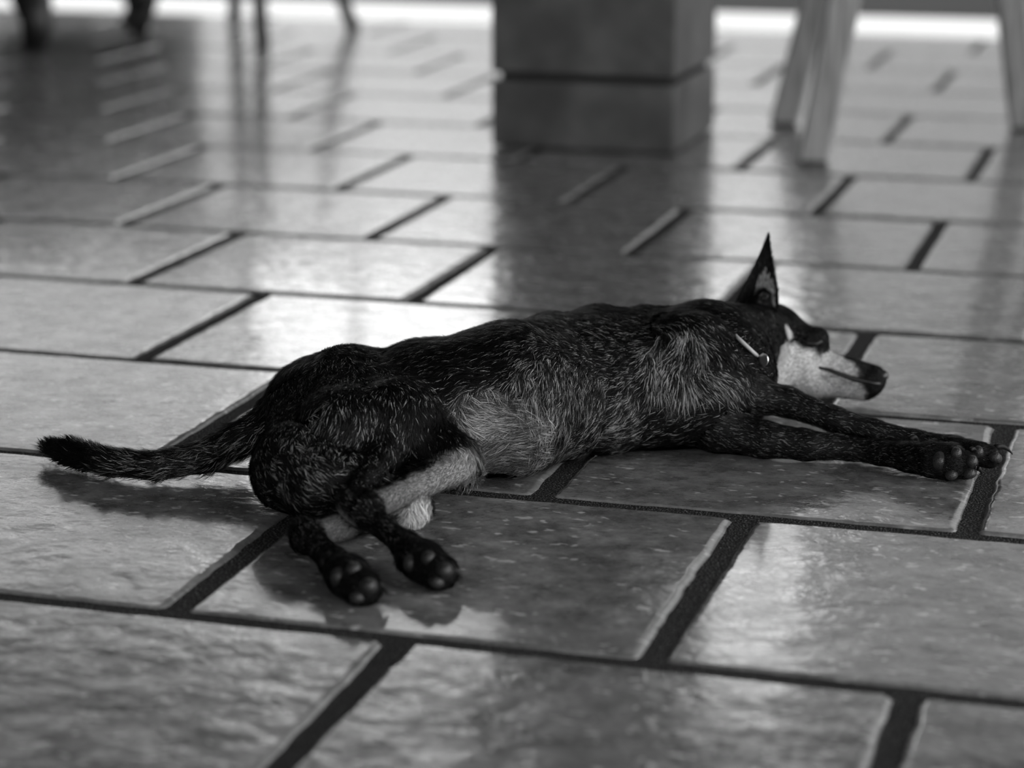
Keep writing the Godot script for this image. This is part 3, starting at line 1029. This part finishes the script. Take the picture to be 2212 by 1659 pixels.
func fur_mesh(verts: PackedVector3Array, normals: PackedVector3Array, index: PackedInt32Array, info: Array, density: float) -> ArrayMesh:
	var v := PackedVector3Array()
	var nn := PackedVector3Array()
	var cc := PackedColorArray()
	var ix := PackedInt32Array()
	var owed := 0.0
	var swirl := FastNoiseLite.new()
	swirl.seed = 5
	swirl.frequency = 45.0
	var tuft := FastNoiseLite.new()
	tuft.seed = 15
	tuft.frequency = 130.0
	for f in range(0, index.size(), 3):
		var i0 := index[f]
		var i1 := index[f + 1]
		var i2 := index[f + 2]
		var a := verts[i0]
		var b := verts[i1]
		var c := verts[i2]
		var l0: float = info[i0][2]
		if l0 < 0.0012: continue
		if normals[i0].y < -0.75 and a.y < 0.012: continue
		owed += (b - a).cross(c - a).length() * 0.5 * density * clampf(0.0085 / l0, 0.8, 1.7)
		while owed >= 1.0:
			owed -= 1.0
			var r0 := rng.randf()
			var r1 := rng.randf()
			if r0 + r1 > 1.0:
				r0 = 1.0 - r0
				r1 = 1.0 - r1
			var p := a + (b - a) * r0 + (c - a) * r1
			var n := (normals[i0] * (1.0 - r0 - r1) + normals[i1] * r0 + normals[i2] * r1).normalized()
			var pick := i0 if r0 + r1 < 0.4 else (i1 if r0 > r1 else i2)
			var k: Array = info[pick]
			var lie: Vector3 = k[3]
			var len: float = k[2] * rng.randf_range(0.6, 1.25)
			var sway := swirl.get_noise_3dv(p) * 0.75 + tuft.get_noise_3dv(p) * 0.6 + rng.randf_range(-0.22, 0.22)
			var d := lie.rotated(n, sway)
			var lift := 0.20 + 0.22 * tuft.get_noise_3dv(p + Vector3(3, 1, 2)) + rng.randf_range(-0.06, 0.12)
			var mid := p + (d * 0.55 + n * (lift * 0.75)) * len
			var tip := p + (d + n * (lift * 0.75)) * len
			if mid.y < 0.0012: mid.y = 0.0012
			if tip.y < 0.0008: tip.y = 0.0008
			var side := d.cross(n).normalized() * (0.00012 + 0.000009 * len / 0.001)
			var shade: float = k[0] * exp(rng.randf_range(-0.8, 1.2))
			if rng.randf() < k[1] * clampf(1.0 + 2.2 * tuft.get_noise_3dv(p * 0.7 + Vector3(7, 7, 7)), 0.0, 3.0):  # lighter strands: real pale hairs, plus coat highlights put into their colour
				shade = maxf(shade, (0.04 + 0.42 * pow(rng.randf(), 1.5)) * clampf(k[2] / 0.0085, 0.35, 1.0))
			var col := Color(shade, shade, shade)
			var start := v.size()
			v.append_array([p - side, p + side, mid - side * 0.8, mid + side * 0.8, tip])
			var bend := (n + d * 0.15).normalized()
			for q in [n - side.normalized() * 0.5, n + side.normalized() * 0.5, bend - side.normalized() * 0.5, bend + side.normalized() * 0.5, bend]:
				nn.append(q.normalized())
				cc.append(col)
			ix.append_array([start, start + 2, start + 1, start + 1, start + 2, start + 3, start + 2, start + 4, start + 3])
	var arrays := []
	arrays.resize(Mesh.ARRAY_MAX)
	arrays[Mesh.ARRAY_VERTEX] = v
	arrays[Mesh.ARRAY_NORMAL] = nn
	arrays[Mesh.ARRAY_COLOR] = cc
	arrays[Mesh.ARRAY_INDEX] = ix
	var mesh := ArrayMesh.new()
	mesh.add_surface_from_arrays(Mesh.PRIMITIVE_TRIANGLES, arrays)
	return mesh


# A cupped, pointed ear: a blade from the line root_a - root_b to the tip, hollow towards "front".
func ear(verts: PackedVector3Array, normals: PackedVector3Array, index: PackedInt32Array, info: Array, root_a: Vector3, root_b: Vector3, tip: Vector3, front: Vector3, depth: float, inside: float) -> void:
	var rows := 14
	var cols := 12
	for face in 2:
		var start := verts.size()
		for i in rows + 1:
			var t := i / float(rows)
			var belly := 1.0 + 0.28 * sin(t * PI) * (1.0 - t)
			var a := root_a.lerp(tip, t)
			var b := root_b.lerp(tip, t)
			var m := (a + b) / 2
			for j in cols + 1:
				var s := j / float(cols) * 2.0 - 1.0
				var p := m + (b - a) / 2 * s * belly * (1.0 - 0.12 * t)
				p -= front * depth * (1.0 - s * s) * (1.0 - t * 0.75)
				p += front * (0.0010 if face == 0 else -0.0010) * (1.0 - t)
				verts.append(p)
				var across := (b - a).normalized()
				var nrm := (front + across * s * -0.9 * depth / 0.012).normalized()
				normals.append(nrm if face == 0 else -nrm)
				var light := inside if face == 0 and s > 0.0 and s < 0.9 and t < 0.52 - 0.25 * absf(s - 0.45) else 0.008
				var lie := (tip - m).normalized()
				info.append([light, 0.35 if face == 0 and light > 0.01 else 0.03, 0.004 if face == 0 and t < 0.75 else 0.0022, lie])
		for i in rows:
			for j in cols:
				var q := [start + i * (cols + 1) + j, start + (i + 1) * (cols + 1) + j, start + (i + 1) * (cols + 1) + j + 1, start + i * (cols + 1) + j + 1]
				if face == 1: q.reverse()
				index.append_array([q[0], q[1], q[2], q[0], q[2], q[3]])


func pad(parent: Node, called: String, at: Vector3, size: Vector3, facing: Vector3, along: Vector3) -> void:
	var m := SphereMesh.new()
	m.radius = 1.0
	m.height = 2.0
	m.radial_segments = 20
	m.rings = 12
	var z := facing.normalized()
	var x := (along - z * along.dot(z)).normalized()
	var y := z.cross(x)
	var st := SurfaceTool.new()
	st.begin(Mesh.PRIMITIVE_TRIANGLES)
	st.append_from(m, 0, Transform3D(Basis(x * size.x, y * size.y, z * size.z), Vector3.ZERO))
	part(called, st.commit(), mats.pad, parent, at)


func claw(parent: Node, root: Vector3, tip: Vector3, r: float, droop: float) -> void:
	var pts := []
	var rad := []
	for i in 8:
		var t := i / 7.0
		pts.append(root.lerp(tip, t) - root + Vector3(0, droop * (1.0 - pow(2.0 * t - 1.0, 2.0)), 0))
		rad.append(r * (1.0 - 0.82 * pow(t, 1.6)))
	part("claw", tube_mesh(pts, rad, 10), mats.claw, parent, root)


func dog() -> void:
	var d := thing("dog", DOG_AT, deg_to_rad(TURN))
	tag(d, "dark short-haired dog asleep on its side, pale cheek, one pricked ear", "dog")
	prepare_bones()
	var arrays := body_arrays()
	var verts: PackedVector3Array = arrays[0]
	var normals: PackedVector3Array = arrays[1]
	var index: PackedInt32Array = arrays[2]
	var noise := FastNoiseLite.new()
	noise.seed = 77
	noise.frequency = 18.0
	noise.fractal_octaves = 3
	var info := []
	for i in verts.size():
		info.append(coat(verts[i], normals[i], noise))
	for e in EARS:
		var n0 := verts.size()
		ear(verts, normals, index, info, e[0], e[1], e[2], e[3], e[4], e[5])
	var cols := PackedColorArray()
	for k in info:
		var g: float = k[0] * 0.8
		cols.append(Color(g, g, g))
	var a := []
	a.resize(Mesh.ARRAY_MAX)
	a[Mesh.ARRAY_VERTEX] = verts
	a[Mesh.ARRAY_NORMAL] = normals
	a[Mesh.ARRAY_COLOR] = cols
	a[Mesh.ARRAY_INDEX] = index
	var mesh := ArrayMesh.new()
	mesh.add_surface_from_arrays(Mesh.PRIMITIVE_TRIANGLES, a)
	part("body", mesh, mats.skin, d)
	var fur := part("fur", fur_mesh(verts, normals, index, info, FUR), mats.fur, d)
	fur.set_meta("kind", "stuff")
	for p in PADS:
		pad(d, p[0], p[1], p[2], p[3], p[4])
	for c in CLAWS:
		claw(d, c[0], c[1], c[2], c[3])
	details(d)
